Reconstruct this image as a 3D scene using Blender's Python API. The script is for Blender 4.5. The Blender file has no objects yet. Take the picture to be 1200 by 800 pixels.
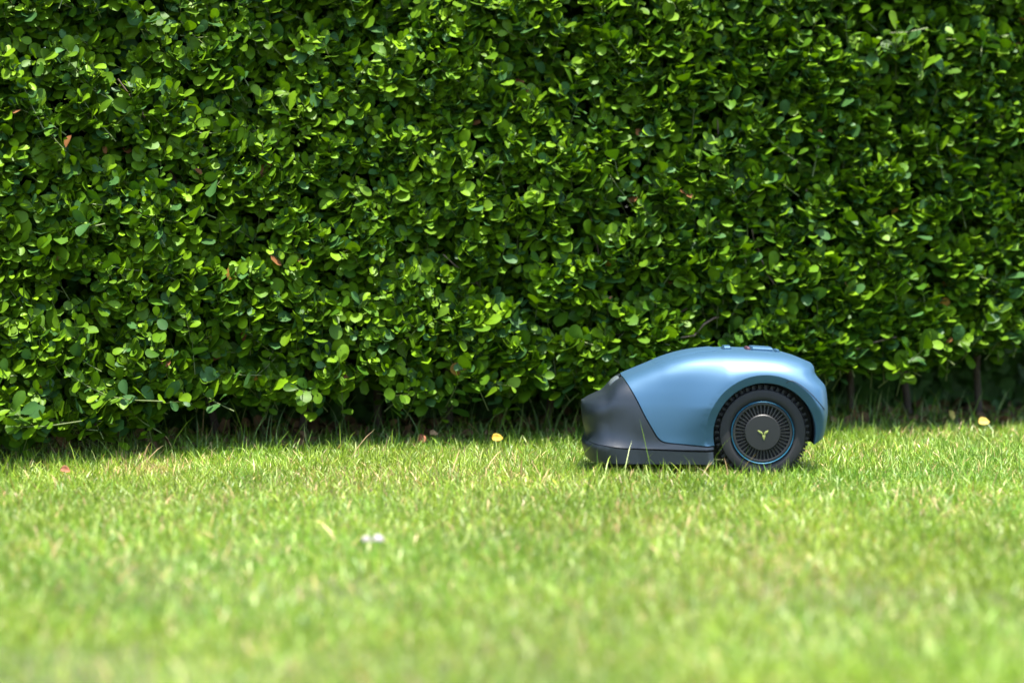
import bpy, bmesh, math
import numpy as np
from mathutils import Vector, Matrix
from mathutils.geometry import delaunay_2d_cdt

SC = bpy.context.scene
COL = SC.collection
R = math.radians
rng = np.random.default_rng(7)

# ------------------------------------------------------------------ camera, sky, sun, exposure
FPX = 2333.0                     # focal length in photograph pixels (70 mm on a 36 mm sensor, 1200 px wide)
CAM_H = 0.667
PITCH = R(3.385)
cam_data = bpy.data.cameras.new('camera')
cam = bpy.data.objects.new('camera', cam_data); COL.objects.link(cam)
cam.location = (0, 0, CAM_H)
cam.rotation_euler = (R(90) - PITCH, 0, 0)
cam_data.sensor_width = 36.0
cam_data.lens = 70.0
cam_data.clip_start = 0.05
cam_data.clip_end = 1000.0
cam_data.dof.use_dof = True
cam_data.dof.focus_distance = 5.5
cam_data.dof.aperture_fstop = 1.45
SC.camera = cam

SUN_EL, SUN_AZ = R(79), R(150)      # azimuth clockwise from +Y (the view direction)
sun_dir = Vector((math.cos(SUN_EL) * math.sin(SUN_AZ), math.cos(SUN_EL) * math.cos(SUN_AZ), math.sin(SUN_EL)))
world = bpy.data.worlds.new('World'); SC.world = world; world.use_nodes = True
wn = world.node_tree
bg = wn.nodes['Background']
sky = wn.nodes.new('ShaderNodeTexSky')
sky.sky_type = 'NISHITA'; sky.sun_disc = False
sky.sun_elevation = SUN_EL; sky.sun_rotation = SUN_AZ
sky.air_density = 1.0; sky.dust_density = 1.5; sky.ozone_density = 1.0
wn.links.new(sky.outputs[0], bg.inputs[0]); bg.inputs[1].default_value = 0.125
sun_data = bpy.data.lights.new('sun', 'SUN'); sun_data.energy = 3.9; sun_data.angle = R(0.53)
sun_data.color = (1.0, 0.955, 0.88)
sun = bpy.data.objects.new('sun', sun_data); COL.objects.link(sun)
sun.location = (0, 0, 6)
sun.rotation_euler = sun_dir.to_track_quat('Z', 'Y').to_euler()
SC.view_settings.view_transform = 'Standard'; SC.view_settings.look = 'None'
SC.view_settings.gamma = 1.0; SC.view_settings.use_curve_mapping = False
SC.view_settings.exposure = 2.12
SC.render.engine = 'CYCLES'
SC.cycles.use_denoising = True
SC.cycles.max_bounces = 8; SC.cycles.transmission_bounces = 4; SC.cycles.diffuse_bounces = 4
SC.cycles.glossy_bounces = 3

# ------------------------------------------------------------------ helpers
def at(px, py, D):
    """world point seen at photograph pixel (px, py) at depth Y = D"""
    a = (px - 600.0) / FPX; b = (400.0 - py) / FPX
    dy = math.cos(PITCH) + b * math.sin(PITCH)
    dz = -math.sin(PITCH) + b * math.cos(PITCH)
    s = D / dy
    return Vector((a * s, D, CAM_H + dz * s))

def at_ground(px, py, z=0.0):
    b = (400.0 - py) / FPX
    dy = math.cos(PITCH) + b * math.sin(PITCH)
    dz = -math.sin(PITCH) + b * math.cos(PITCH)
    s = (z - CAM_H) / dz
    return Vector(((px - 600.0) / FPX * s, dy * s, z))

def project(P):
    P = np.asarray(P, float)
    rel = P - np.array([0, 0, CAM_H])
    f = rel[:, 1] * math.cos(PITCH) - rel[:, 2] * math.sin(PITCH)
    u = rel[:, 1] * math.sin(PITCH) + rel[:, 2] * math.cos(PITCH)
    return 600 + FPX * rel[:, 0] / f, 400 - FPX * u / f, f

def tag(o, label=None, cat=None, group=None, kind=None):
    if label: o['label'] = label
    if cat: o['category'] = cat
    if group: o['group'] = group
    if kind: o['kind'] = kind
    return o

def link(name, me, mat, parent=None):
    o = bpy.data.objects.new(name, me); COL.objects.link(o)
    if mat is not None and len(me.materials) == 0: me.materials.append(mat)
    if parent is not None: o.parent = parent
    return o

def empty(name, loc):
    o = bpy.data.objects.new(name, None); COL.objects.link(o); o.location = loc
    o.empty_display_size = 0.1
    return o

def from_bm(name, bm, mat, parent=None, smooth=True, sharp=35):
    me = bpy.data.meshes.new(name); bm.to_mesh(me); bm.free()
    if smooth:
        me.polygons.foreach_set('use_smooth', [True] * len(me.polygons))
        me.set_sharp_from_angle(angle=R(sharp))
    return link(name, me, mat, parent)

def np_mesh(name, V, loops, starts, totals, smooth=True):
    me = bpy.data.meshes.new(name)
    me.vertices.add(len(V)); me.vertices.foreach_set('co', np.ascontiguousarray(V, dtype=np.float32).ravel())
    me.loops.add(len(loops)); me.loops.foreach_set('vertex_index', np.ascontiguousarray(loops, dtype=np.int32))
    me.polygons.add(len(starts)); me.polygons.foreach_set('loop_start', np.ascontiguousarray(starts, dtype=np.int32))
    me.polygons.foreach_set('loop_total', np.ascontiguousarray(totals, dtype=np.int32))
    if smooth: me.polygons.foreach_set('use_smooth', np.ones(len(starts), dtype=bool))
    me.update(calc_edges=True)
    return me

def set_tint(me, C):
    at_ = me.attributes.new('tint', 'FLOAT_COLOR', 'POINT')
    C4 = np.ones((len(C), 4), dtype=np.float32); C4[:, :3] = C
    at_.data.foreach_set('color', C4.ravel())

def nrm(v): return v / np.maximum(np.linalg.norm(v, axis=-1, keepdims=True), 1e-9)

def vnoise(x, y, seed=0):
    """smooth 2-D value noise in -1..1"""
    r = np.random.default_rng(seed).uniform(-1, 1, (64, 64))
    xi = np.floor(x).astype(int); yi = np.floor(y).astype(int)
    fx = x - xi; fy = y - yi
    fx = fx * fx * (3 - 2 * fx); fy = fy * fy * (3 - 2 * fy)
    g = lambda i, j: r[i % 64, j % 64]
    return (g(xi, yi) * (1 - fx) + g(xi + 1, yi) * fx) * (1 - fy) + (g(xi, yi + 1) * (1 - fx) + g(xi + 1, yi + 1) * fx) * fy

def new_mat(name):
    m = bpy.data.materials.new(name); m.use_nodes = True
    nt = m.node_tree
    return m, nt, nt.nodes['Principled BSDF'], nt.nodes['Material Output']

def foliage_mat(name, rough, trans, spec=0.5, var=0.25, tr_col=(1.25, 1.35, 0.35), bump=0.0):
    m, nt, p, out = new_mat(name)
    a = nt.nodes.new('ShaderNodeAttribute'); a.attribute_name = 'tint'
    tc = nt.nodes.new('ShaderNodeTexCoord')
    nz = nt.nodes.new('ShaderNodeTexNoise'); nz.inputs['Scale'].default_value = 45; nz.inputs['Detail'].default_value = 3
    nt.links.new(tc.outputs['Object'], nz.inputs['Vector'])
    mr = nt.nodes.new('ShaderNodeMapRange'); mr.inputs[1].default_value = .3; mr.inputs[2].default_value = .7
    mr.inputs[3].default_value = 1 - var; mr.inputs[4].default_value = 1 + var
    nt.links.new(nz.outputs['Fac'], mr.inputs[0])
    mu = nt.nodes.new('ShaderNodeVectorMath'); mu.operation = 'SCALE'
    nt.links.new(a.outputs['Color'], mu.inputs[0]); nt.links.new(mr.outputs[0], mu.inputs['Scale'])
    nt.links.new(mu.outputs[0], p.inputs['Base Color'])
    p.inputs['Roughness'].default_value = rough
    p.inputs['Specular IOR Level'].default_value = spec
    t = nt.nodes.new('ShaderNodeBsdfTranslucent')
    tm = nt.nodes.new('ShaderNodeVectorMath'); tm.operation = 'MULTIPLY'; tm.inputs[1].default_value = tr_col
    nt.links.new(mu.outputs[0], tm.inputs[0]); nt.links.new(tm.outputs[0], t.inputs['Color'])
    mx = nt.nodes.new('ShaderNodeMixShader'); mx.inputs[0].default_value = trans
    nt.links.new(p.outputs[0], mx.inputs[1]); nt.links.new(t.outputs[0], mx.inputs[2])
    nt.links.new(mx.outputs[0], out.inputs['Surface'])
    if bump:
        nz2 = nt.nodes.new('ShaderNodeTexNoise'); nz2.inputs['Scale'].default_value = 160
        nt.links.new(tc.outputs['Object'], nz2.inputs['Vector'])
        b = nt.nodes.new('ShaderNodeBump'); b.inputs['Strength'].default_value = bump; b.inputs['Distance'].default_value = .002
        nt.links.new(nz2.outputs['Fac'], b.inputs['Height']); nt.links.new(b.outputs[0], p.inputs['Normal'])
    return m

def plain_mat(name, col, rough=.5, metal=0., spec=.5, coat=0., noise=0., nscale=60, bump=0., bscale=400):
    m, nt, p, out = new_mat(name)
    p.inputs['Roughness'].default_value = rough; p.inputs['Metallic'].default_value = metal
    p.inputs['Specular IOR Level'].default_value = spec; p.inputs['Coat Weight'].default_value = coat
    p.inputs['Coat Roughness'].default_value = .25
    tc = nt.nodes.new('ShaderNodeTexCoord')
    nz = nt.nodes.new('ShaderNodeTexNoise'); nz.inputs['Scale'].default_value = nscale; nz.inputs['Detail'].default_value = 5
    nt.links.new(tc.outputs['Object'], nz.inputs['Vector'])
    mx = nt.nodes.new('ShaderNodeMix'); mx.data_type = 'RGBA'
    mx.inputs[6].default_value = (*[c * (1 - noise) for c in col], 1); mx.inputs[7].default_value = (*[min(1, c * (1 + noise)) for c in col], 1)
    nt.links.new(nz.outputs['Fac'], mx.inputs[0]); nt.links.new(mx.outputs[2], p.inputs['Base Color'])
    if bump:
        n2 = nt.nodes.new('ShaderNodeTexNoise'); n2.inputs['Scale'].default_value = bscale; n2.inputs['Detail'].default_value = 2
        nt.links.new(tc.outputs['Object'], n2.inputs['Vector'])
        b = nt.nodes.new('ShaderNodeBump'); b.inputs['Strength'].default_value = bump; b.inputs['Distance'].default_value = .001
        nt.links.new(n2.outputs['Fac'], b.inputs['Height']); nt.links.new(b.outputs[0], p.inputs['Normal'])
    return m

M_LEAF = foliage_mat('hedge_leaf', .50, .17, .18, .14, (1.2, 1.3, .25))
M_GRASS = foliage_mat('grass_blade', .43, .25, .42, .15, (1.15, 1.2, .4))
M_LITTER = foliage_mat('dry_leaf', .7, .12, .3, .3, (1.1, 1, .6), bump=.4)
M_PETAL = foliage_mat('petal', .55, .35, .3, .05, (1, 1, 1))
M_BARK = plain_mat('bark', (.15, .105, .07), .85, noise=.5, nscale=90, bump=.6, bscale=300)
M_TRUNK = plain_mat('old_bark', (.06, .045, .032), .9, noise=.5, nscale=90, bump=.6, bscale=300)
M_STEM = plain_mat('young_stem', (.10, .13, .035), .6, noise=.3, nscale=60)
M_BLUE = plain_mat('blue_satin_paint', (.039, .098, .162), .42, metal=.4, spec=.45, coat=.06, noise=.03, nscale=900)
M_DARK = plain_mat('charcoal_plastic', (.0085, .0130, .0185), .40, spec=.5, noise=.12, nscale=400, bump=.12, bscale=1500)
M_RUBBER = plain_mat('black_rubber', (.0075, .0075, .0078), .66, spec=.45, noise=.2, nscale=200, bump=.15, bscale=900)
M_HUB = plain_mat('dark_grey_plastic', (.006, .006, .0064), .5, spec=.5, noise=.1, nscale=300)
M_BLACK = plain_mat('black_plastic', (.008, .008, .009), .6, noise=.1)
M_RING = plain_mat('blue_trim', (.02, .11, .18), .45, metal=.2, noise=.03)
M_LIME = plain_mat('lime_emblem', (.22, .25, .06), .4, noise=.04)
M_WINDOW = plain_mat('grey_sensor_window', (.10, .12, .13), .25, noise=.05)
M_RED = plain_mat('red_button', (.06, .02, .035), .5, noise=.04)

# ------------------------------------------------------------------ ground
def front(x):
    """depth of the hedge's front face along x"""
    x = np.asarray(x, float)
    f = lambda v: np.interp(v, [-3, -1.6, -1.3, -.95, -.7, 0, .7, 1.4, 3], [4.9, 5.2, 5.32, 5.52, 5.70, 5.87, 6.05, 6.26, 6.7])
    return (f(x - .12) + f(x) + f(x + .12)) / 3

m, nt, p, out = new_mat('soil')
tc = nt.nodes.new('ShaderNodeTexCoord')
n1 = nt.nodes.new('ShaderNodeTexNoise'); n1.inputs['Scale'].default_value = 9; n1.inputs['Detail'].default_value = 8
nt.links.new(tc.outputs['Object'], n1.inputs['Vector'])
cr = nt.nodes.new('ShaderNodeValToRGB'); nt.links.new(n1.outputs['Fac'], cr.inputs[0])
cr.color_ramp.elements[0].color = (.050, .052, .016, 1); cr.color_ramp.elements[0].position = .35
cr.color_ramp.elements[1].color = (.080, .110, .028, 1); cr.color_ramp.elements[1].position = .68
nt.links.new(cr.outputs[0], p.inputs['Base Color']); p.inputs['Roughness'].default_value = .95
nb = nt.nodes.new('ShaderNodeTexNoise'); nb.inputs['Scale'].default_value = 70; nb.inputs['Detail'].default_value = 6
nt.links.new(tc.outputs['Object'], nb.inputs['Vector'])
bp = nt.nodes.new('ShaderNodeBump'); bp.inputs['Strength'].default_value = .8; bp.inputs['Distance'].default_value = .02
nt.links.new(nb.outputs['Fac'], bp.inputs['Height']); nt.links.new(bp.outputs[0], p.inputs['Normal'])
M_SOIL = m
bm = bmesh.new()
bmesh.ops.create_grid(bm, x_segments=8, y_segments=8, size=150)
g = from_bm('ground', bm, M_SOIL, smooth=False); g['kind'] = 'structure'

# ------------------------------------------------------------------ leaf template
ROWS = [(.0, 0), (.10, .10), (.32, .285), (.58, .375), (.80, .345), (.94, .20), (1.0, 0)]
def leaf_template(fold=.25, curl=.18, twist=0., wav=0.):
    V, F = [], []
    rows = []
    for i, (t, w) in enumerate(ROWS):
        z0 = -curl * t * t
        if w == 0:
            V.append((0, t, z0)); rows.append([len(V) - 1])
        else:
            r = []
            for s in (-1, 0, 1):
                x = s * w
                V.append((x, t, z0 + fold * abs(x) + twist * x * t + wav * math.sin(7 * t + s) * abs(x)))
                r.append(len(V) - 1)
            rows.append(r)
    for a, b in zip(rows[:-1], rows[1:]):
        if len(a) == 1: F += [(a[0], b[1], b[0]), (a[0], b[2], b[1])]
        elif len(b) == 1: F += [(a[0], a[1], b[0]), (a[1], a[2], b[0])]
        else: F += [(a[0], a[1], b[1], b[0]), (a[1], a[2], b[2], b[1])]
    return np.array(V, float), F
TEMPL = [leaf_template(f, c, t, w) for f, c, t, w in
         [(.22, .12, 0, 0), (.35, .22, .2, 0), (.12, .28, -.25, .1), (.28, .05, .1, .12), (.05, .20, .3, -.1), (.18, -.06, -.15, .08)]]

_R = ROWS; ROWS = [(.0, 0), (.40, .33), (.82, .32), (1.0, 0)]; TEMPL.append(leaf_template(.2, .15)); ROWS = _R
def frames(dirs, normals):
    d = nrm(dirs)
    n = nrm(normals - (normals * d).sum(-1, keepdims=True) * d)
    s = np.cross(d, n)
    return s, d, n

def leaf_mesh(name, pos, dirs, normals, L, wr, tints, var):
    """all the leaves as one mesh; var picks the template"""
    s, d, n = frames(dirs, normals)
    Vs, Cs, lo, st, to = [], [], [], [], []
    base = 0; lb = 0
    for k, (T, F) in enumerate(TEMPL):
        idx = np.where(var == k)[0]
        if len(idx) == 0: continue
        Tx = T[None, :, 0:1] * wr[idx, None, None]
        P = pos[idx, None, :] + L[idx, None, None] * (Tx * s[idx, None, :] + T[None, :, 1:2] * d[idx, None, :] + T[None, :, 2:3] * n[idx, None, :])
        C = np.repeat(tints[idx, None, :], len(T), axis=1).copy()
        mid = np.abs(T[:, 0]) < 1e-6
        C[:, mid] *= 1.18                               # paler midrib
        nv = len(T)
        off = base + np.arange(len(idx))[:, None] * nv
        fl = np.concatenate([np.array(f) for f in F]); ft = np.array([len(f) for f in F])
        lo.append((off + fl[None, :]).ravel()); to.append(np.tile(ft, len(idx)))
        Vs.append(P.reshape(-1, 3)); Cs.append(C.reshape(-1, 3))
        base += nv * len(idx)
    V = np.concatenate(Vs); C = np.concatenate(Cs); lo = np.concatenate(lo); to = np.concatenate(to)
    st = np.concatenate([[0], np.cumsum(to)[:-1]])
    me = np_mesh(name, V, lo, st, to); set_tint(me, C)
    return me

def tubes(paths, radii, sides=4):
    """tapered tubes along polylines, one mesh: paths list of (n,3), radii list of (n,)"""
    Vs, F = [], []; b = 0
    for P, r in zip(paths, radii):
        P = np.asarray(P, float); n = len(P)
        T = nrm(np.gradient(P, axis=0))
        ref = np.array([0.31, 0.2, 0.93]); ref = ref if abs(T[0] @ ref) < .9 else np.array([1., 0, 0])
        e1 = nrm(np.cross(T, ref)); e2 = np.cross(T, e1)
        a = np.arange(sides) * 2 * math.pi / sides
        ring = P[:, None, :] + np.asarray(r)[:, None, None] * (np.cos(a)[None, :, None] * e1[:, None, :] + np.sin(a)[None, :, None] * e2[:, None, :])
        Vs.append(ring.reshape(-1, 3))
        i = np.arange(n - 1)[:, None] * sides; j = np.arange(sides)[None, :]; j2 = (j + 1) % sides
        q = np.stack([b + i + j, b + i + j2, b + i + sides + j2, b + i + sides + j], -1).reshape(-1, 4)
        F.append(q); b += n * sides
    V = np.concatenate(Vs); F = np.concatenate(F)
    return V, F
def tube_mesh(name, paths, radii, sides=4):
    V, F = tubes(paths, radii, sides)
    return np_mesh(name, V, F.ravel(), np.arange(len(F)) * 4, np.full(len(F), 4))

# ------------------------------------------------------------------ hedge
X0, X1, HTOP = -2.1, 2.25, 1.75
def lean_back(z): return .11 * np.clip(z - .2, 0, 2)
def hedge_bottom(x):
    return np.interp(x, [-2, -1.4, -1.2, -1.05, -.7, -.4, 0, .3, .7, 1.0, 1.35, 2],
                     [.05, .065, .09, .14, .155, .135, .165, .17, .19, .20, .235, .235])
hedge = empty('hedge', (0, front(0) + .35, 0))
tag(hedge, 'tall dense green hedge of small glossy rounded leaves behind the lawn', 'hedge')
hedge_inv = Matrix.Translation(-hedge.location)

def make_shoots(n, sd):
    r = np.random.default_rng(sd)
    x = r.uniform(X0, X1, n); z = r.uniform(0.02, HTOP, n) 
    keep = z > hedge_bottom(x) + .03 + .035 * vnoise(x * 6, z * 0 + 3, 5)
    x, z = x[keep], z[keep]; n = len(x)
    lump = .016 * vnoise(x * 2.3 + 3, z * 2.6, 11) + .018 * vnoise(x * 6 + 9, z * 6, 12)
    pocket = np.clip((vnoise(x * 9, z * 10, 21) - .36) / .35, 0, 1) * .085
    depth = np.where(r.random(n) < .86, r.exponential(.026, n), r.uniform(.08, .28, n))
    under = np.clip((hedge_bottom(x) + .16 - z) / .16, 0, 1)
    y = front(x) + lump + pocket + depth + .05 * under ** 2 + lean_back(z)
    tip = np.stack([x, y, z], -1)
    right = np.clip((x + .2) / 1.2, 0, 1)
    d = np.stack([r.normal(0, .42, n), -.62 + r.normal(0, .3, n) + .2 * right, .42 + r.normal(0, .34, n) + .38 * right], -1)
    return tip, nrm(d), r.uniform(.06, .13, n), r, depth + pocket, right

K = 10
def shoot_leaves(tip, d, ell, r, deep, right, scale=1.0):
    n = len(tip)
    e1 = nrm(np.cross(d, np.array([.2, .35, .9])[None] + r.normal(0, .1, (n, 3)))); e2 = np.cross(d, e1)
    t = (np.arange(K) + .6) / K
    t = np.broadcast_to(t, (n, K)) + r.normal(0, .03, (n, K))
    ph = r.uniform(0, 6.28, n)[:, None] + np.arange(K)[None] * 2.4 + r.normal(0, .35, (n, K))
    rad = np.cos(ph)[..., None] * e1[:, None] + np.sin(ph)[..., None] * e2[:, None]
    al = R(18) + t * R(38) + r.normal(0, R(14), (n, K))
    D = d[:, None, :]
    sag = np.array([0, 0, -1.])
    pos = tip[:, None, :] - D * (ell[:, None] * (1 - t))[..., None] + rad * .004
    dirs = rad * np.cos(al)[..., None] + D * np.sin(al)[..., None] + np.array([0, -.18, -.10])
    nn = D * np.cos(al)[..., None] - rad * np.sin(al)[..., None]
    nn = nn + np.array([0, -.60, .80]) * (1 - .35 * right)[:, None, None] + r.normal(0, .28, (n, K, 3))
    young = np.clip((t - .72) / .28, 0, 1)
    L = .0415 * (1 + .12 * right)[:, None] * r.lognormal(0, .24, (n, K)) * (1 - .52 * young) * (.8 + .4 * r.random((n, 1))) * scale
    L = np.minimum(L, .064 * max(1, scale))
    wr = r.uniform(.74, 1.02, (n, K)) * (1 - .1 * young)
    # leaf colour: mature dark green to fresh yellow-green at the shoot tips
    yv = np.clip(.55 * young * (deep < .12)[:, None] + r.normal(.20, .2, (n, K)) + .12 * (1 - right)[:, None] + r.normal(0, .1, (n, 1)), 0, 1)[..., None]
    c0 = np.array([.025, .070, .003]); c1 = np.array([.118, .212, .003]); 
    col = c0 * (1 - yv) + c1 * yv
    blu = (r.random((n, K, 1)) < .12); col = np.where(blu, np.array([.030, .080, .018]), col)
    col = col * r.uniform(.8, 1.25, (n, K, 1))
    odd = r.random((n, K, 1))
    col = np.where(odd < .0006, np.array([.24, .13, .02]), col); col = np.where((odd > .004) & (odd < .0058), np.array([.16, .07, .025]), col)
    keep = r.random((n, K)) < .93
    f = lambda a: a[keep]
    return f(pos), f(dirs), f(nn), f(L), f(wr), f(col)

tip, d, ell, r_, deep, right = make_shoots(9200, 3)
parts = [shoot_leaves(tip, d, ell, r_, deep, right)]
stem_paths = [(tip[i], d[i], ell[i]) for i in range(len(tip)) if deep[i] < .14]

# shoots the photograph shows singly: pixel of the tip, depth offset from the face, direction, length, leaf scale
special = [((1092, 400), -.10, (.55, -.35, .55), .16, 1.45), ((1050, 430), -.02, (-.3, -.5, .2), .10, 1.2), ((1065, 405), -.03, (.1, -.3, .8), .12, 1.3),
           ((116, 462), -.10, (-.75, -.5, .1), .13, 1.15), ((12, 500), -.05, (-.7, -.5, -.05), .14, 1.1), ((12, 478), -.04, (-.2, -.6, .3), .10, 1.2),
           ((345, 455), -.09, (-.4, -.7, .1), .12, 1.1), ((215, 470), -.08, (.6, -.5, .0), .12, 1.05), ((480, 462), -.06, (.5, -.6, .0), .12, 1.1),
           ((600, 452), -.05, (.6, -.5, -.1), .12, 1.0), ((1140, 395), -.05, (.5, -.5, .2), .12, 1.2), ((1160, 375), -.03, (.3, -.4, .6), .12, 1.2),
           ((985, 395), -.02, (-.2, -.4, .5), .1, 1.15), ((1085, 60), -.05, (.1, -.4, .85), .16, 1.3), ((1050, 25), -.05, (-.1, -.35, .9), .16, 1.3),
           ((1110, 70), -.05, (.2, -.4, .85), .15, 1.3), ((1165, 80), -.04, (.2, -.4, .8), .15, 1.25), ((830, 255), -.05, (0, -.5, .8), .15, 1.2), ((640, 440), -.03, (.5, -.6, 0), .12, 1.1)]
rs = np.random.default_rng(99)
sp_t, sp_d, sp_l, sp_s = [], [], [], []
for (px, py), off, dd, ln, sc in special:
    x = at(px, py, 5.9).x
    P = at(px, py, float(front(x)) + off)
    P = at(px, py, float(front(x)) + off + .02 + float(lean_back(P.z)))
    sp_t.append(P); sp_d.append(dd); sp_l.append(ln); sp_s.append(sc)
sp_t = np.array(sp_t); sp_d = nrm(np.array(sp_d, float)); sp_l = np.array(sp_l)
for i in range(len(sp_t)):
    s_ = slice(i, i + 1)
    parts.append(shoot_leaves(sp_t[s_], sp_d[s_], sp_l[s_], rs, np.array([0.0]), np.array([.8]), sp_s[i] * .85))
    stem_paths.append((sp_t[i], sp_d[i], sp_l[i] * 1.25))
pos, dirs, nn, L, wr, col = [np.concatenate(a) for a in zip(*parts)]
N = len(pos); var = rng.integers(0, 6, N)
deep_leaf = pos[:, 1] - front(pos[:, 0]) - lean_back(pos[:, 2]) > .06

# inner, top and back leaves that close the hedge (bigger and sparser)
nb_ = 40000
bx = rng.uniform(X0, X1, nb_); bz = rng.uniform(.30, HTOP + .06, nb_)
by = front(bx) + lean_back(bz) * .8 + rng.uniform(.24, .85, nb_)
sel = rng.random(nb_)
topm = sel < .12; backm = sel > .40
bz[topm] = HTOP + rng.normal(0, .04, topm.sum()); by[topm] = front(bx[topm]) + lean_back(HTOP) + rng.uniform(.06, .9, topm.sum())
bz[backm] = np.where(rng.random(backm.sum()) < .58, rng.uniform(-.02, .50, backm.sum()), rng.uniform(.05, HTOP, backm.sum())); by[backm] = front(bx[backm]) + rng.uniform(.74, 1.05, backm.sum())
bp_ = np.stack([bx, by, bz], -1)
bd = nrm(rng.normal(0, 1, (nb_, 3)) + np.array([0, -.5, .1])); bn = rng.normal(0, .6, (nb_, 3)) + np.array([0, -.4, .7])
bn[backm] = rng.normal(0, .35, (backm.sum(), 3)) + np.array([0, -1, .2]); bd[backm] = nrm(rng.normal(0, 1, (backm.sum(), 3)) * np.array([1, .3, 1]))
bcol = np.array([.028, .075, .012]) * rng.uniform(.7, 1.4, (nb_, 1))

# pick the leaves that show largest: coarse z-buffer, then projected area
s_, d_, n_ = frames(dirs, nn)
cen = pos + d_ * (L * .55)[:, None]
px, py, pf = project(cen)
view = nrm(np.array([0, 0, CAM_H]) - cen)
area = L * L * wr * .55 * np.abs((view * n_).sum(-1))
cell = 7
ok = (px > 6) & (px < 1194) & (py > 4) & (py < 500) & ~((px > 672) & (px < 978) & (py > 398))
cx = (px // cell).astype(int); cy = (py // cell).astype(int)
key = cy * 400 + cx
zb = {}
for i in np.where(ok)[0][np.argsort(pf[ok])]:
    for dx in (-1, 0, 1):
        for dy in (-1, 0, 1):
            zb.setdefault(int(key[i]) + dy * 400 + dx, pf[i])
vis = np.array([ok[i] and pf[i] <= zb.get(int(key[i]), 0) + .004 for i in range(N)])
cand = np.where(vis)[0]
pick = cand[np.argsort(-area[cand])][:299]
rest = np.ones(N, bool); rest[pick] = False
me = leaf_mesh('foliage', np.concatenate([pos[rest], bp_]), np.concatenate([dirs[rest], bd]), np.concatenate([nn[rest], bn]),
               np.concatenate([L[rest], np.where(bz < .5, rng.uniform(.05, .075, nb_), rng.uniform(.08, .12, nb_))]), np.concatenate([wr[rest], np.ones(nb_)]),
               np.concatenate([col[rest], bcol]), np.concatenate([np.where(deep_leaf[rest], 6, var[rest]), np.full(nb_, 6)]))
fo = link('foliage', me, M_LEAF, hedge); fo.matrix_parent_inverse = hedge_inv; fo['kind'] = 'stuff'

# single leaves: shared meshes, one per template and colour step
oddp = col[pick][:, 0] > col[pick][:, 1] * .8
STEPS = [col[pick][np.argsort(np.where(oddp, 9, col[pick][:, 1]))[int(q * (~oddp).sum())]] for q in (.06, .2, .35, .5, .65, .8, .93)]
leaf_cache = {}
def shared_leaf(k, ci, c):
    if (k, ci) not in leaf_cache:
        T, F = TEMPL[k]
        me = bpy.data.meshes.new('leaf'); me.from_pydata(T.tolist(), [], F)
        me.polygons.foreach_set('use_smooth', [True] * len(F))
        C = np.repeat(np.asarray(c)[None], len(T), 0); C[np.abs(T[:, 0]) < 1e-6] *= 1.18
        set_tint(me, C); me.materials.append(M_LEAF)
        leaf_cache[(k, ci)] = me
    return leaf_cache[(k, ci)]
def place_leaf(i, k, ci, c):
    o = bpy.data.objects.new('leaf', shared_leaf(k, ci, c)); COL.objects.link(o)
    Mx = Matrix.Identity(4)
    for a in range(3):
        Mx[a][0] = s_[i][a] * L[i] * wr[i]; Mx[a][1] = d_[i][a] * L[i]; Mx[a][2] = n_[i][a] * L[i]; Mx[a][3] = pos[i][a]
    o.parent = hedge; o.matrix_parent_inverse = hedge_inv
    o.matrix_basis = Mx
    return o
for i in pick:
    if col[i][0] > col[i][1] * .8:
        o = place_leaf(i, int(var[i]), 90, np.array([.24, .13, .02])); o['label'] = 'withered orange yellow leaf'
    else:
        ci = int(np.argmin([np.abs(col[i] - c).sum() for c in STEPS])); place_leaf(i, int(var[i]), ci, STEPS[ci])

# young stems of the shoots, joined; brown branches and trunks one by one
paths, rads = [], []
for t_, dd, l_ in stem_paths:
    b0 = t_ - dd * l_ * 1.1; b0[2] -= .01; b0[1] += .03
    m_ = (b0 + t_) / 2 + np.array([0, 0, -.006])
    paths.append(np.array([b0, m_, t_])); rads.append(np.array([.0022, .0017, .0009]))
so = link('young_stems', tube_mesh('young_stems', paths, rads, 3), M_STEM, hedge); so.matrix_parent_inverse = hedge_inv; so['kind'] = 'stuff'
br_px = [((850, 252, .02), (825, 285, .0), .004), ((838, 372, .0), (800, 398, -.02), .0035), ((812, 355, .02), (760, 380, .04), .004),
         ((735, 395, .0), (775, 415, .03), .003), ((975, 418, .02), (1050, 395, .0), .0035), ((965, 410, .0), (1010, 388, .05), .003),
         ((890, 295, .03), (905, 335, .0), .003), ((895, 300, .05), (880, 270, .0), .003), ((180, 160, .05), (140, 90, .03), .004),
         ((235, 165, .04), (200, 120, .03), .003), ((1180, 170, .04), (1140, 140, .02), .003), ((560, 330, .05), (520, 300, .02), .003),
         ((420, 300, .06), (380, 260, .03), .003), ((960, 270, .05), (945, 220, .02), .0035), ((700, 300, .04), (690, 250, .02), .003),
         ((318, 190, .03), (330, 140, .0), .003), ((600, 215, .05), (630, 175, .02), .003), ((885, 160, .05), (850, 110, .03), .004),
         ((1010, 300, .03), (1060, 280, .02), .003), ((835, 195, .04), (845, 140, .02), .003)]
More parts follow.
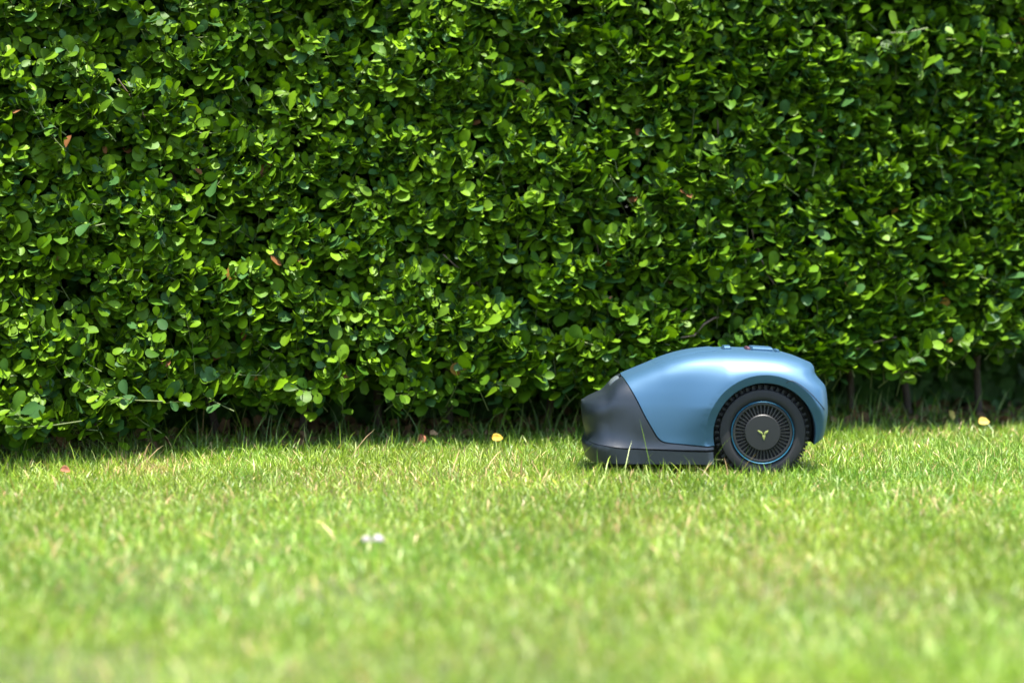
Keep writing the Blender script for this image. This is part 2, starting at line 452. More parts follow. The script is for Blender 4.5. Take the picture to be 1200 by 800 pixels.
for (ax, ay, ao), (cx_, cy_, co), rr in br_px:
    A = at(ax, ay, float(front(at(ax, ay, 5.9).x)) + ao); A = at(ax, ay, A.y + .05 + float(lean_back(A.z)))
    B = at(cx_, cy_, float(front(at(cx_, cy_, 5.9).x)) + co); B = at(cx_, cy_, B.y + .03 + float(lean_back(B.z)))
    A0 = A + Vector((A.x - B.x, .18, A.z - B.z - .05)) * .8
    n = 7; P = np.array([np.array(A0.lerp(A, k / 3)) if k < 3 else np.array(A.lerp(B, (k - 3) / 3)) for k in range(n)])
    P += rng.normal(0, .005, P.shape)
    o = link('branch', tube_mesh('branch', [P], [np.linspace(rr * 1.4, rr * .6, n)], 6), M_BARK, hedge); o.matrix_parent_inverse = hedge_inv
for k in range(17):
    x = X0 + .15 + k * .255 + rng.uniform(-.06, .06); y = front(x) + rng.uniform(.42, .55)
    hts = np.linspace(-.02, 1.5, 9)
    P = np.stack([x + np.cumsum(rng.normal(0, .02, 9)), y + np.cumsum(rng.normal(0, .015, 9)), hts], -1)
    o = link('trunk', tube_mesh('trunk', [P], [np.linspace(.013, .005, 9)], 8), M_TRUNK, hedge); o.matrix_parent_inverse = hedge_inv

# ------------------------------------------------------------------ robot mower
MY = 5.36                                           # depth of its centre line
ZS = 3.529
def mz(zx, zy, y=-.20):                             # (x, z) of a point of the mower
    P = at(660 + zx / ZS, 380 + zy / ZS, MY + y)
    return P.x, P.z
WX, WZ = mz(828, 450)
MX = WX - .15
mower = empty('robot_mower', (MX, MY, 0))
tag(mower, 'blue and charcoal robotic lawn mower with one large spoked rear wheel showing', 'lawn mower')
def L2(zx, zy, y=-.20):
    x, z = mz(zx, zy, y); return x - MX, z
def curve(pts, y, n=12):
    """smooth (Catmull-Rom) polyline through zoom-pixel points, as local (x, z)"""
    P = np.array([L2(a, b, y) for a, b in pts])
    Q = np.vstack([2 * P[0] - P[1], P, 2 * P[-1] - P[-2]])
    o = []
    for i in range(1, len(Q) - 2):
        for t in np.linspace(0, 1, n, endpoint=False):
            a, b, c, d = Q[i - 1], Q[i], Q[i + 1], Q[i + 2]
            o.append(.5 * (2 * b + (c - a) * t + (2 * a - 5 * b + 4 * c - d) * t * t + (3 * b - a - 3 * c + d) * t ** 3))
    o.append(P[-1]); return np.array(o)

fr = curve([(84, 306), (78, 330), (79, 370), (84, 410), (93, 445), (92, 468), (82, 488), (80, 500), (86, 525), (96, 556), (108, 584), (116, 600)], -.08)
re = curve([(1034, 160), (1043, 176), (1044, 198), (1058, 220), (1082, 248), (1088, 275), (1091, 330), (1090, 372), (1081, 430), (1066, 480), (1052, 502), (1040, 540), (1035, 600)], -.08)
fr = fr[np.argsort(fr[:, 1])]; re = re[np.argsort(re[:, 1])]
xf = lambda z: np.interp(z, fr[:, 1], fr[:, 0])
xr = lambda z: np.interp(z, re[:, 1], re[:, 0])
topc = curve([(84, 311), (105, 298), (165, 266), (188, 243), (208, 222), (232, 207), (262, 193), (350, 157), (420, 128), (500, 107), (600, 95), (700, 93), (800, 97), (885, 105), (950, 121), (1000, 140), (1030, 155), (1043, 178)], 0.)
topc[:, 1] -= .005 * np.clip((topc[:, 0] - topc[0, 0]) / .05, 0, 1)
tu = (topc[:, 0] - xf(topc[:, 1])) / (xr(topc[:, 1]) - xf(topc[:, 1]))
tu[0] = 0; tu[-1] = 1
zt = lambda u: np.interp(u, tu, topc[:, 1])
ZB = L2(0, 600)[1] - .005
W0 = .196
def Wp(u):
    a = np.clip(u / .20, 0, 1); b = np.clip((1 - u) / .085, 0, 1)
    n = (1 - (1 - a) ** 2.7) ** (1 / 2.7) * (1 - (1 - b) ** 2.6) ** (1 / 2.6)
    return W0 * n * (.86 + .14 * np.clip((u - .1) / .5, 0, 1) ** .8)
EA, EB = .33, .48
SK = np.array([L2(a, b) for a, b in [(80, 492), (130, 502), (250, 514), (500, 520), (640, 520)]])
skz = lambda x: np.interp(x, SK[:, 0], SK[:, 1])
CX, CZ = L2(835, 455)
Z2M = L2(1, 0)[0] - L2(0, 0)[0]
R_IN, R_BAND = 213 * Z2M, 247 * Z2M
EAf = lambda u: np.interp(u, [0, .06, .16, .34], [.36, .34, .33, EA])
def surf(s, th):
    u = (1 - np.cos(np.pi * np.clip(s, 0, 1))) / 2
    z = ZB + (zt(u) - ZB) * np.sin(th) ** EB
    x = xf(z) + (xr(z) - xf(z)) * u
    g = np.cos(np.clip(th, 0, np.pi / 2)); g = np.where(g < 1e-6, 0, g) ** EAf(u)
    y = Wp(u) * g
    k = np.clip(y / .12, 0, 1)                     # offsets fade out towards the centre line
    dz = z - skz(x)
    leftm = np.clip((CX - R_IN - x) / .03 + .5, 0, 1)
    nosew = np.clip((.10 - (x - xf(z))) / .08 + .5, 0, 1)
    fl = np.where(dz < 0, 1.0, np.exp(-np.clip(dz, 0, 1) / (.007 + .016 * nosew))) * (.004 + .010 * nosew) * leftm
    q = np.clip((z - skz(x)) / np.maximum(zt(u) - skz(x), .02), 0, 1)
    fl = fl - .009 * nosew * np.sin(np.pi * np.clip(q * 1.25, 0, 1)) ** 2
    r = np.hypot(x - CX, z - CZ)
    upw = np.clip((z - CZ + .05) / .12, 0, 1)
    h = .020 * np.exp(-(np.clip(r - R_BAND, 0, 1) / .055) ** 2) * upw
    band = np.clip((R_BAND - r) / (R_BAND - R_IN), 0, 1)
    h = h - band * .013
    y = y + k * (fl + h)
    return np.stack([x, -y, z], -1)
def inv(x, z):
    u = np.clip((x - xf(z)) / (xr(z) - xf(z)), 0, 1)
    s = np.arccos(1 - 2 * u) / np.pi
    q = np.clip((z - ZB) / (zt(u) - ZB), 0, 1)
    return np.stack([s, np.arcsin(q ** (1 / EB))], -1)

def arc(cx, cz, rad, a0, a1, n):
    a = np.linspace(a0, a1, n); return np.stack([cx + rad * np.cos(a), cz + rad * np.sin(a)], -1)

def patch(name, poly, creases, mat, thick=.003, grow=0.):
    """a piece of the body skin bounded by poly (in surface parameters), mirrored about the centre line"""
    poly = np.asarray(poly)
    kp = [0]
    for i in range(1, len(poly)):
        if np.hypot(*(poly[i] - poly[kp[-1]])) > 1e-4: kp.append(i)
    poly = poly[kp]
    if np.hypot(*(poly[0] - poly[-1])) < 1e-4: poly = poly[:-1]
    gs, gt = np.meshgrid(np.linspace(0, 1, 150), np.linspace(0, np.pi / 2, 64), indexing='ij')
    G = np.stack([gs.ravel(), gt.ravel()], -1)
    # inside test
    x, y = G[:, 0], G[:, 1]; ins = np.zeros(len(G), bool)
    j = len(poly) - 1
    for i in range(len(poly)):
        xi, yi = poly[i]; xj, yj = poly[j]
        c = ((yi > y) != (yj > y)) & (x < (xj - xi) * (y - yi) / (yj - yi + 1e-15) + xi)
        ins ^= c; j = i
    G = G[ins]
    allb = np.vstack([poly] + [c for c in creases])
    dist = np.min(np.hypot((G[:, None, 0] - allb[None, :, 0]) * 1.0, (G[:, None, 1] - allb[None, :, 1]) * .35), axis=1)
    G = G[dist > .0035]
    pts = [Vector(p) for p in poly]; face = list(range(len(pts))); edges = []
    for c in creases:
        b = len(pts); pts += [Vector(p) for p in c]; edges += [(b + k, b + k + 1) for k in range(len(c) - 1)]
    pts += [Vector(p) for p in G]
    v, e, f, *_ = delaunay_2d_cdt(pts, edges, [face], 1, 1e-7)
    v = np.array([tuple(a) for a in v])
    P = surf(v[:, 0], v[:, 1])
    bm = bmesh.new()
    A = [bm.verts.new(p) for p in P]
    B = [bm.verts.new((p[0], -p[1], p[2])) for p in P]
    for t in f:
        for vs in ([A[i] for i in t], [B[i] for i in reversed(t)]):
            try: bm.faces.new(vs)
            except ValueError: pass
    bmesh.ops.remove_doubles(bm, verts=bm.verts, dist=2e-5)
    bmesh.ops.dissolve_degenerate(bm, edges=bm.edges, dist=2e-5)
    bmesh.ops.recalc_face_normals(bm, faces=bm.faces)
    sid = sum(fc.normal.y * np.sign(fc.calc_center_median().y) * fc.calc_area() for fc in bm.faces)
    if sid < 0: bmesh.ops.reverse_faces(bm, faces=bm.faces)
    # crease edges, then turn the rim inwards for the skin's thickness
    for e in bm.edges:
        if all(abs(math.hypot(v.co.x - CX, v.co.z - CZ) - R_BAND) < 2e-5 for v in e.verts): e.smooth = False
    rim = [e for e in bm.edges if e.is_boundary]
    for e in rim: e.smooth = False
    ret = bmesh.ops.extrude_edge_only(bm, edges=rim)
    for v in [g_ for g_ in ret['geom'] if isinstance(g_, bmesh.types.BMVert)]:
        v.co.y -= math.copysign(min(.012, abs(v.co.y)), v.co.y)
        v.co.x += (.0 - v.co.x) * .004; v.co.z += (.17 - v.co.z) * .004
    for fc in bm.faces: fc.smooth = True
    me = bpy.data.meshes.new(name); bm.to_mesh(me); bm.free()
    return link(name, me, mat, mower)

split_xz = curve([(236, 212), (262, 240), (300, 303), (340, 382), (370, 434), (386, 461), (405, 480), (432, 489), (500, 495), (600, 503)], -.19)
sp = inv(split_xz[:, 0], split_xz[:, 1])
s_split = sp[0, 0] - .004
top_of_split = np.array([[s_split, np.pi / 2]])
steps = np.linspace(0, 1, 10)[1:-1, None]
sp = np.vstack([top_of_split, top_of_split * (1 - steps) + sp[0] * steps, sp])
# arch opening
zb_l = L2(600, 503)[1]; a_l = np.pi - math.asin((zb_l - CZ) / R_IN)
zb_r = L2(1030, 500)[1]; a_r = math.asin((zb_r - CZ) / R_IN)
arch = arc(CX, CZ, R_IN, a_l, a_r, 110); ar = inv(arch[:, 0], arch[:, 1])
zz = np.linspace(zb_r, L2(0, 182)[1], 60); rear = inv(xr(zz), zz); rear[:, 0] = 1.0
gap = .0016
shell_poly = np.vstack([sp + np.array([gap, 0]), ar, rear, [[1, np.pi / 2]],
                        np.stack([np.linspace(1, s_split + gap, 90)[1:-1], np.full(88, np.pi / 2)], -1)])
bnd = arc(CX, CZ, R_BAND, np.pi - .12, .62, 110); bnd = inv(bnd[:, 0], bnd[:, 1])
shell = patch('shell', shell_poly, [bnd], M_BLUE)
shell['label'] = 'satin light blue upper shell'
# dark nose
cre = np.linspace(fr[:, 0].min() + .004, L2(624, 520)[0], 60); cr_ = inv(cre, skz(cre)); cr_[0, 0] = 0
zz = np.linspace(skz(cre[0]), L2(0, 318)[1], 40); nf = inv(xf(zz), zz); nf[:, 0] = 0
rn = L2(624, 510); rnp = inv(np.array([rn[0]]), np.array([rn[1]]))
spn = sp.copy(); spn[:, 0] -= gap; spn[12:, 1] -= .004
nose_poly = np.vstack([spn, rnp, cr_[::-1], nf, [[0, np.pi / 2]], np.stack([np.linspace(0, s_split - gap, 40)[1:-1], np.full(38, np.pi / 2)], -1)])
nose = patch('nose_cover', nose_poly, [], M_DARK)
nose['label'] = 'matt charcoal front nose'
zb2 = L2(0, 580)[1]
xb = np.linspace(L2(110, 580)[0], L2(626, 578)[0], 60); bt = inv(xb, np.full(60, zb2)); bt[0, 0] = 0
zz = np.linspace(zb2, skz(cre[0]), 14); sf = inv(xf(zz), zz); sf[:, 0] = 0
lowc = cr_.copy(); lowc[:, 1] -= .006
re_end = np.linspace(lowc[-1], bt[-1], 10)[1:-1]
skirt_poly = np.vstack([lowc, re_end, bt[::-1], sf[1:-1]])
skirt = patch('skirt', skirt_poly, [], M_DARK)

# chassis: inner black tub that closes the body
def loft_x(name, secs, mat, parent):
    bm = bmesh.new(); rings = []
    for x, hw, z0, z1 in secs:
        rings.append([bm.verts.new(p) for p in ((x, -hw, z0), (x, hw, z0), (x, hw * .93, z1), (x, -hw * .93, z1))])
    for a, b in zip(rings[:-1], rings[1:]):
        for k in range(4): bm.faces.new((a[k], a[(k + 1) % 4], b[(k + 1) % 4], b[k]))
    bm.faces.new(rings[0][::-1]); bm.faces.new(rings[-1])
    bmesh.ops.recalc_face_normals(bm, faces=bm.faces)
    return from_bm(name, bm, mat, parent, False)
z40 = zb2 + .004
xl = L2(130, 0)[0]; xa = L2(622, 0)[0]; xe = L2(1035, 0)[0]
loft_x('chassis', [(xl, .05, z40, .12), (xl + .06, .125, z40, .17), (xl + .16, .15, z40, .2), (xa - .004, .17, z40, .25), (xa, .105, z40, .25),
                   (xe - .06, .105, z40, .24), (xe, .09, .09, .2)], M_BLACK, mower)

def ring_lathe(prof, n=96, cx=0., cz=0.):
    """lathe about the y axis; prof = [(r, y)]"""
    bm = bmesh.new(); rr = []
    for r, y in prof:
        if r < 1e-6: rr.append([bm.verts.new((cx, y, cz))]); continue
        rr.append([bm.verts.new((cx + r * math.cos(2 * math.pi * k / n), y, cz + r * math.sin(2 * math.pi * k / n))) for k in range(n)])
    for a, b in zip(rr[:-1], rr[1:]):
        for k in range(n):
            k2 = (k + 1) % n
            if len(a) == 1: bm.faces.new((a[0], b[k], b[k2]))
            elif len(b) == 1: bm.faces.new((a[k], b[0], a[k2]))
            else: bm.faces.new((a[k], b[k], b[k2], a[k2]))
    bmesh.ops.recalc_face_normals(bm, faces=bm.faces)
    return bm
# wheel-arch liners (half tubes) on both sides
for sgn in (-1, 1):
    bm = bmesh.new(); n = 60; A, B = [], []
    for a in np.linspace(a_l, a_r, n):
        for lst, y in ((A, .150), (B, .10)):
            lst.append(bm.verts.new((CX + (R_IN + .004) * math.cos(a), sgn * y, CZ + (R_IN + .004) * math.sin(a))))
    for k in range(n - 1): bm.faces.new((A[k], A[k + 1], B[k + 1], B[k]))
    bm.faces.new(B)
    o = from_bm('arch_liner', bm, M_BLACK, mower, True, 30)
    md = o.modifiers.new('thickness', 'SOLIDIFY'); md.thickness = .002

# rear wheels
WR = 200 * Z2M
def make_wheel(sgn):
    wx, wz = WX - MX, WZ
    yo = .184                                         # outer face
    f = lambda p: [(r * Z2M, sgn * y) for r, y in p]
    tyre = from_bm('wheel', ring_lathe(f([(60, yo - .02), (126, yo - .010), (134, yo - .003), (140, yo), (150, yo + .001), (172, yo), (177, yo - .001), (180, yo - .005),
                                     (180, yo - .012), (178, yo - .062), (175, yo - .068), (60, yo - .07)]), 120), M_RUBBER, mower, True, 40)
    tyre.location = (wx, 0, wz)
    # tread: rows of stepped blocks round the tyre
    bm = bmesh.new()
    nk = 46
    for row, (ya, yb) in enumerate(((.012, .026), (.028, .044), (.046, .064))):
        for k in range(nk):
            a = 2 * math.pi * (k + .5 * row) / nk; hw = 2 * math.pi / nk * .24
            vs = []
            for (rr, sc) in ((174, 1.2), (197, .7)):
                for (da, yy) in ((-hw * sc, ya), (hw * sc, ya), (hw * sc, yb), (-hw * sc, yb)):
                    vs.append(bm.verts.new((rr * Z2M * math.cos(a + da), sgn * (yo - yy), rr * Z2M * math.sin(a + da))))
            for q in ((4, 5, 6, 7), (0, 1, 5, 4), (1, 2, 6, 5), (2, 3, 7, 6), (3, 0, 4, 7)): bm.faces.new([vs[i] for i in q])
    bmesh.ops.recalc_face_normals(bm, faces=bm.faces)
    from_bm('tread', bm, M_RUBBER, tyre, False)
    # blue trim ring
    from_bm('trim_ring', ring_lathe(f([(126, yo - .006), (126.6, yo + .001), (128.5, yo + .0025), (130.4, yo + .001), (131, yo - .005)]), 120), M_RING, tyre, True, 60)
    # hub: recessed black backing, spoke fins, domed centre
    from_bm('hub_backing', ring_lathe(f([(0, yo - .014), (125, yo - .014)]), 80), M_BLACK, tyre, True, 30)
    from_bm('hub_cap', ring_lathe(f([(0, yo + .0014), (40, yo + .0013), (72, yo + .0010), (75.5, yo - .001), (77, yo - .014)]), 80), M_HUB, tyre, True, 30)
    from_bm('hub_rim', ring_lathe(f([(112, yo - .014), (114, yo - .001), (118, yo), (124, yo - .001), (125, yo - .008)]), 96), M_HUB, tyre, True, 40)
    bm = bmesh.new(); ns = 42
    for k in range(ns):
        a = 2 * math.pi * k / ns
        ca, sa = math.cos(a), math.sin(a)
        vs = []
        for (r, w, y) in ((74, 2.0, yo - .014), (115, 3.2, yo - .014), (74, 1.7, yo - .001), (95, 2.2, yo - .0015), (115, 2.9, yo - .002)):
            for s in (-1, 1):
                vs.append(bm.verts.new(((r * ca - s * w * sa) * Z2M, sgn * y, (r * sa + s * w * ca) * Z2M)))
        for q in ((4, 5, 7, 6), (6, 7, 9, 8), (0, 4, 6, 8, 2), (1, 3, 9, 7, 5), (0, 1, 5, 4), (2, 8, 9, 3)): bm.faces.new([vs[i] for i in q])
    bmesh.ops.recalc_face_normals(bm, faces=bm.faces)
    from_bm('spokes', bm, M_HUB, tyre, False)
    # three-leaf emblem
    if True:
        e = lambda pts: [((a - 828) * Z2M, (450 - b) * Z2M) for a, b in pts]
        for nm, pts in (('emblem_leaf', [(805, 440), (815, 440), (826, 447), (831, 457), (822, 455), (812, 449)]),
                        ('emblem_leaf', [(852, 440), (849, 448), (842, 455), (834, 458), (833, 450), (841, 442)]),
                        ('emblem_leaf', [(834, 482), (828, 473), (824, 459), (832, 459), (840, 460), (837, 472)])):
            P = e(pts); bm = bmesh.new()
            c = np.mean(P, axis=0)
            lo = [bm.verts.new((x, sgn * (yo + .0005), z)) for x, z in P]
            hi = [bm.verts.new((c[0] + (x - c[0]) * .93, sgn * (yo + .0028), c[1] + (z - c[1]) * .93)) for x, z in P]
            mid = bm.verts.new((c[0], sgn * (yo + .0034), c[1]))
            for k in range(6):
                k2 = (k + 1) % 6
                bm.faces.new((lo[k], lo[k2], hi[k2], hi[k])); bm.faces.new((hi[k], hi[k2], mid))
            bmesh.ops.recalc_face_normals(bm, faces=bm.faces)
            from_bm(nm, bm, M_LIME, tyre, False)
    return tyre
make_wheel(-1); make_wheel(1)
# front castor hidden low under the nose
fcx = L2(250, 0)[0]
bmc = ring_lathe([(.012, -.018), (.034, -.018), (.038, -.012), (.038, .012), (.034, .018), (.012, .018)], 40)
o = from_bm('castor_wheel', bmc, M_RUBBER, mower, True, 40); o.location = (fcx, 0, .038)

# panel seam on the rear fender
def surf_line(pts, off, n=8):
    c = curve(pts, -.19, n); q = inv(c[:, 0], c[:, 1]); P = surf(q[:, 0], q[:, 1]); P[:, 1] -= .0005
    return P
P = surf_line([(921, 243), (926, 236), (936, 231), (952, 235), (975, 247), (1010, 274), (1045, 310), (1080, 352)], 0)
seam = link('panel_seam', tube_mesh('panel_seam', [P], [np.full(len(P), .0008)], 6), M_BLACK, mower)

# top fittings: hatch lid, knob and stop button, following the crown of the shell
def crown(x): 
    u = (x - xf(.30)) / (xr(.30) - xf(.30))
    return float(np.interp(x, topc[:, 0], topc[:, 1]))
def lid(name, zx0, zx1, hw, up, mat, parent, bev=.004, n=22, drop=.006):
    x0, x1 = L2(zx0, 0, 0)[0], L2(zx1, 0, 0)[0]
    bm = bmesh.new(); rows = []
    for i in range(n + 1):
        x = x0 + (x1 - x0) * i / n
        e = min(1, min(i, n - i) / 2.0)                 # rounded ends
        w = hw * (.86 + .14 * e)
        row = []
        for y, dz in ((-w, -drop), (-w, up * .6 * e), (-w + bev, up * e), (-w * .5, up * 1.08 * e), (0, up * 1.1 * e), (w * .5, up * 1.08 * e), (w - bev, up * e), (w, up * .6 * e), (w, -drop)):
            # lateral fall of the crown
            u = np.array([np.clip((x - xf(.25)) / (xr(.25) - xf(.25)), 0, 1)]); ss = np.arccos(1 - 2 * u) / np.pi
            ths = np.linspace(np.pi / 2, .9, 60); S = surf(np.full(60, ss[0]), ths)
            zc = np.interp(abs(y), -S[:, 1], S[:, 2])
            row.append(bm.verts.new((x, y, zc + dz)))
        rows.append(row)
    for a, b in zip(rows[:-1], rows[1:]):
        for k in range(8): bm.faces.new((a[k], a[k + 1], b[k + 1], b[k]))
    bm.faces.new(rows[0]); bm.faces.new(rows[-1][::-1])
    bmesh.ops.recalc_face_normals(bm, faces=bm.faces)
    return from_bm(name, bm, mat, parent, True, 40)
lid('hatch', 352, 640, .085, .0035, M_BLUE, shell)
lid('knob', 655, 694, .03, .0085, M_BLUE, shell, n=10)
sb = lid('stop_button', 768, 866, .045, .0080, M_BLUE, shell)
rb = lid('button_edge', 752, 770, .034, .0062, M_RED, shell, n=8)
lid('sensor_window', 190, 230, .045, .0028, M_WINDOW, nose, n=8)
lid('latch', 872, 892, .03, .004, M_BLUE, shell, n=8)

# ------------------------------------------------------------------ grass
def blades(n_target, sd):
    r = np.random.default_rng(sd)
    # sample depth with more blades where the lawn is sharp
    D = r.uniform(2.3, 6.75, n_target * 2)
    pk = np.interp(D, [2.3, 3.2, 4.0, 4.6, 6.75], [.55, .65, .85, 1.0, 1.0]) * (.514 * D + .9) / (.514 * 6.75 + .9)
    D = D[r.random(len(D)) < pk][:n_target]
    x = r.uniform(-.5, .5, len(D)) * (.514 * D + .9)
    return x, D, r
x, D, r = blades(425000, 5)
inside = D - front(x)                                  # depth past the hedge face
edge = .52 + .12 * vnoise(x * 5, x * 0 + 2, 8)
pkeep = np.clip(1 - (inside - .12) / (edge - .12), 0, 1) ** .8
thin = np.clip(vnoise(x * 3.1, D * 3.1, 31) * .5 + .85, .3, 1)
lx, ly = x - MX, D - MY
wheel_m = (np.abs(lx - (WX - MX)) < .07) & (np.abs(np.abs(ly) - .165) < .045)
k = (r.random(len(x)) < pkeep * thin) & ~wheel_m
x, D, inside = x[k], D[k], inside[k]; lx, ly = lx[k], ly[k]
n = len(x)
H = .0285 * r.lognormal(0, .28, n) * (1 + .22 * vnoise(x * 2.2, D * 2.2, 41) + .15 * vnoise(x * 8, D * 8, 42))
H *= 1 + .35 * np.clip(inside / .3 + .7, 0, 1)
tall = r.random(n) < .014; H[tall] *= r.uniform(1.5, 2.5, tall.sum())
tallh = (inside > .15) & (r.random(n) < .035); H[tallh] = r.uniform(.06, .15, tallh.sum())
under = (np.abs(ly) < .2) & (lx > L2(85, 0)[0]) & (lx < L2(1085, 0)[0])
H[under] = np.minimum(H[under], .030)
nearm = (ly < -.19) & (ly > -.5) & (np.abs(lx) < .45); H[nearm] *= 1.2
Wd = r.uniform(.0011, .0023, n) * np.clip(H / .03, .7, 1.4)
az = r.uniform(0, 2 * np.pi, n); lean = np.abs(r.normal(.38, .3, n))
flat = r.random(n) < .10; lean[flat] = r.uniform(.9, 1.5, flat.sum())
lean[tallh] = np.abs(r.normal(.2, .15, tallh.sum()))
bend = r.normal(.35, .3, n)
fac = r.uniform(0, 2 * np.pi, n)
hd = np.stack([np.cos(az), np.sin(az), np.zeros(n)], -1); sd_ = np.stack([np.cos(fac), np.sin(fac), np.zeros(n)], -1)
p0 = np.stack([x, D, np.full(n, -.001)], -1)
up = np.array([0, 0, 1.])
def pt(t):
    a = lean + bend * t
    return p0 + H[:, None] * t * (np.sin(a)[:, None] * hd + np.maximum(np.cos(a), .08)[:, None] * up)
p1, p2, p3 = pt(.4), pt(.75), pt(1.0)
w = Wd[:, None] * sd_ * .5
V = np.stack([p0 - w * .8, p0 + w * .8, p1 - w, p1 + w, p2 - w * .75, p2 + w * .75, p3], 1)
fidx = np.array([0, 1, 3, 2, 2, 3, 5, 4, 4, 5, 6]); ft = np.array([4, 4, 3])
lo = (np.arange(n)[:, None] * 7 + fidx[None]).ravel(); to = np.tile(ft, n); st = np.concatenate([[0], np.cumsum(to)[:-1]])
me = np_mesh('grass', V.reshape(-1, 3), lo, st, to)
# blade colours: fresh green, yellow-green, straw
q = np.clip(.42 + .28 * vnoise(x * 1.7, D * 1.3, 51) + .25 * vnoise(x * 6, D * 6, 52) + r.normal(0, .25, n), 0, 1)[:, None]
C = np.array([.085, .195, .014]) * (1 - q) + np.array([.250, .335, .022]) * q
pale = r.random(n) < .13; C[pale] = np.array([.36, .43, .13]) * r.uniform(.8, 1.2, (pale.sum(), 1))
dryp = .045 + .20 * np.clip(vnoise(x * 4, D * 4, 61) - .15, 0, 1) + .12 * np.clip(vnoise(x * 13, D * 9, 62) - .3, 0, 1) + .5 * np.exp(-(((x + .98) / .10) ** 2 + ((D - 5.32) / .12) ** 2))
dry = r.random(n) < dryp; C[dry] = np.array([.46, .31, .15]) * r.uniform(.7, 1.25, (dry.sum(), 1))
C = C * r.uniform(.65, 1.3, (n, 1)) * (1 + .18 * vnoise(x * 2.6 + 5, D * 2.0, 55))[:, None]
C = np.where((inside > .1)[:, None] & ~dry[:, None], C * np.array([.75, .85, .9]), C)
Cv = np.repeat(C[:, None, :], 7, 1)
Cv[:, :2] = Cv[:, :2] * .8 + np.array([.03, .03, .01])     # pale sheath at the foot
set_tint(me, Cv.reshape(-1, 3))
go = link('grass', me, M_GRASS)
tag(go, 'short sunlit lawn grass with scattered straw coloured blades', 'grass', kind='stuff')

# tall seed stalks and weeds at the foot of the hedge
paths, rads = [], []
rt = np.random.default_rng(77)
for px_, n_ in ((185, 3), (140, 2), (312, 5), (335, 4), (405, 4), (480, 3), (520, 3), (560, 4), (600, 3), (635, 4), (660, 3), (985, 4), (1000, 4), (1025, 3), (1060, 3), (445, 3), (250, 3), (1120, 2), (1160, 2), (75, 2)):
    for k in range(n_):
        xx = at(px_ + rt.normal(0, 9), 480, 6.05).x; yy = front(xx) + rt.uniform(.05, .3); h = rt.uniform(.08, .2)
        a = rt.uniform(0, 6.28); l = rt.uniform(.1, .6) * h
        P = np.array([[xx + l * t * t * math.cos(a), yy + l * t * t * math.sin(a) * .6, h * t * (1 - .12 * t * t)] for t in np.linspace(0, 1, 6)])
        paths.append(P); rads.append(np.linspace(.0016, .0006, 6))
me = tube_mesh('tall_grass', paths, rads, 3)
set_tint(me, np.tile(np.array([.10, .17, .045]), (len(me.vertices), 1)))
tg = link('tall_grass', me, M_GRASS); tag(tg, 'thin tall grass stalks standing at the dark foot of the hedge', 'grass', kind='stuff')

# leaf litter on the soil below the hedge
nl = 2600
lx_ = rng.uniform(X0, X1, nl); ly_ = front(lx_) + rng.uniform(.15, .95, nl)
lp = np.stack([lx_, ly_, rng.uniform(.004, .03, nl)], -1)
ld = rng.normal(0, 1, (nl, 3)) * np.array([1, 1, .35]); ln_ = rng.normal(0, .45, (nl, 3)) + np.array([0, 0, 1])
lc = np.array([.13, .075, .035]) * rng.uniform(.5, 1.6, (nl, 1)); 
me = leaf_mesh('leaf_litter', lp, ld, ln_, rng.uniform(.03, .06, nl), np.ones(nl), lc, np.full(nl, 6))
ll = link('leaf_litter', me, M_LITTER); tag(ll, 'brown dead leaves lying on the soil under the hedge', 'dead leaves', kind='stuff')

# ------------------------------------------------------------------ single fallen leaves and petals on the lawn
def fallen(px_, py_, z, size, col_, yaw, pitch, roll, label, cat='leaf', name='fallen_leaf', curl=.35):
    P = at_ground(px_, py_, z)
    nr, nc = 9, 7
    Vv, Ff = [], []
    for i in range(nr):
        t = i / (nr - 1); w_ = float(np.interp(t, [a for a, b in ROWS], [b for a, b in ROWS])) + .012
        for j in range(nc):
            s = -1 + 2 * j / (nc - 1)
            Vv.append((s * w_ * size, (t - .5) * size, size * (curl * (s * w_) ** 2 * 3 + curl * .6 * (t - .5) ** 2 + .03 * math.sin(9 * t + 5 * s))))
    for i in range(nr - 1):
        for j in range(nc - 1):
            a = i * nc + j; Ff.append((a, a + 1, a + nc + 1, a + nc))
    me = bpy.data.meshes.new(name); me.from_pydata(Vv, [], Ff)
    me.polygons.foreach_set('use_smooth', [True] * len(Ff))
    C = np.array([np.array(col_) * (1 + .25 * math.sin(13 * v[0] / size + 9 * v[1] / size)) for v in Vv]); set_tint(me, C)
    o = link(name, me, M_LITTER if cat == 'leaf' else M_PETAL)
    md = o.modifiers.new('thickness', 'SOLIDIFY'); md.thickness = .0006
    o.location = P; o.rotation_euler = (pitch, roll, yaw)
    tag(o, label, cat)
    return o
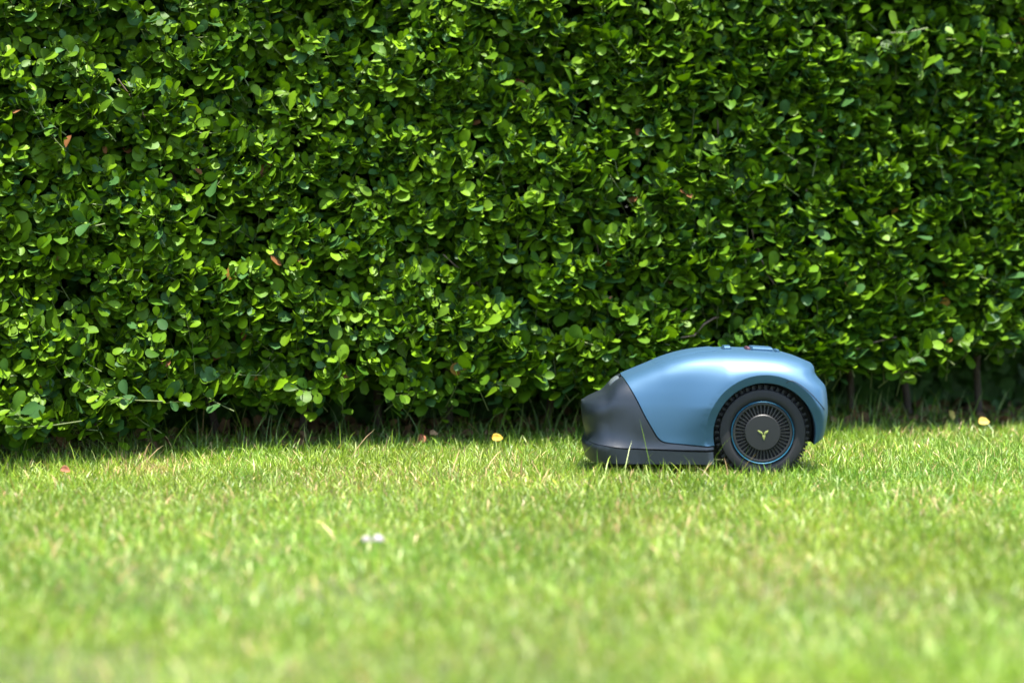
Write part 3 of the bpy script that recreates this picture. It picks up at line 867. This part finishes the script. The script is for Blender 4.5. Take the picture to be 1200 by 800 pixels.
fallen(583, 513, .037, .034, (.40, .25, .02), 1.4, .1, R(-55), 'yellow fallen leaf in the grass, left of the mower nose')
fallen(493, 515, 0.030, .034, (.22, .075, .03), .5, R(60), .4, 'reddish brown curled fallen leaf at the shaded edge of the lawn', curl=.7)
fallen(508, 508, .040, .026, (.36, .22, .11), 1.9, .1, R(-50), 'small tan dry leaf just right of the reddish brown fallen leaf', curl=.6)
fallen(1115, 487, .040, .036, (.55, .42, .10), .6, R(62), .1, 'pale yellow oval fallen leaf right of the mower, left one of two')
fallen(1153, 494, .038, .036, (.50, .36, .07), 1.3, .1, R(-55), 'yellow fallen leaf near the right edge of the lawn, rightmost one')
fallen(1000, 487, .045, .05, (.20, .06, .03), .9, R(45), .2, 'dark reddish leaf lying behind the rear of the mower', curl=.6)
fallen(77, 551, .044, .026, (.24, .09, .04), 1.2, .3, R(-45), 'small rusty red dry leaf on the grass at far left', curl=.7)
# white petals: two cupped petals joined at the base
P = at_ground(437, 633, .032)
bm = bmesh.new()
for ox, sc, yw in ((-.013, .9, .3), (.010, 1.15, -.4)):
    rows = []
    for i in range(7):
        t = i / 6; rr = []
        for j in range(10):
            a = 2 * math.pi * j / 10; rad = .0105 * sc * t
            rr.append(bm.verts.new((ox + rad * math.cos(a + yw) * 1.1, rad * math.sin(a + yw) * .9, .011 * sc * (1 - t * t) + .0015 * math.sin(3 * a) * t)))
        rows.append(rr)
    for a, b in zip(rows[:-1], rows[1:]):
        for j in range(10):
            try: bm.faces.new((a[j], b[j], b[(j + 1) % 10], a[(j + 1) % 10]))
            except ValueError: pass
bmesh.ops.remove_doubles(bm, verts=bm.verts, dist=1e-5)
bmesh.ops.recalc_face_normals(bm, faces=bm.faces)
pe = from_bm('fallen_petal', bm, M_PETAL)
set_tint(pe.data, np.tile(np.array([.42, .36, .37]), (len(pe.data.vertices), 1)))
pe.modifiers.new('thickness', 'SOLIDIFY').thickness = .0008
pe.location = P; tag(pe, 'white fallen petals lying alone on the open lawn', 'petal')
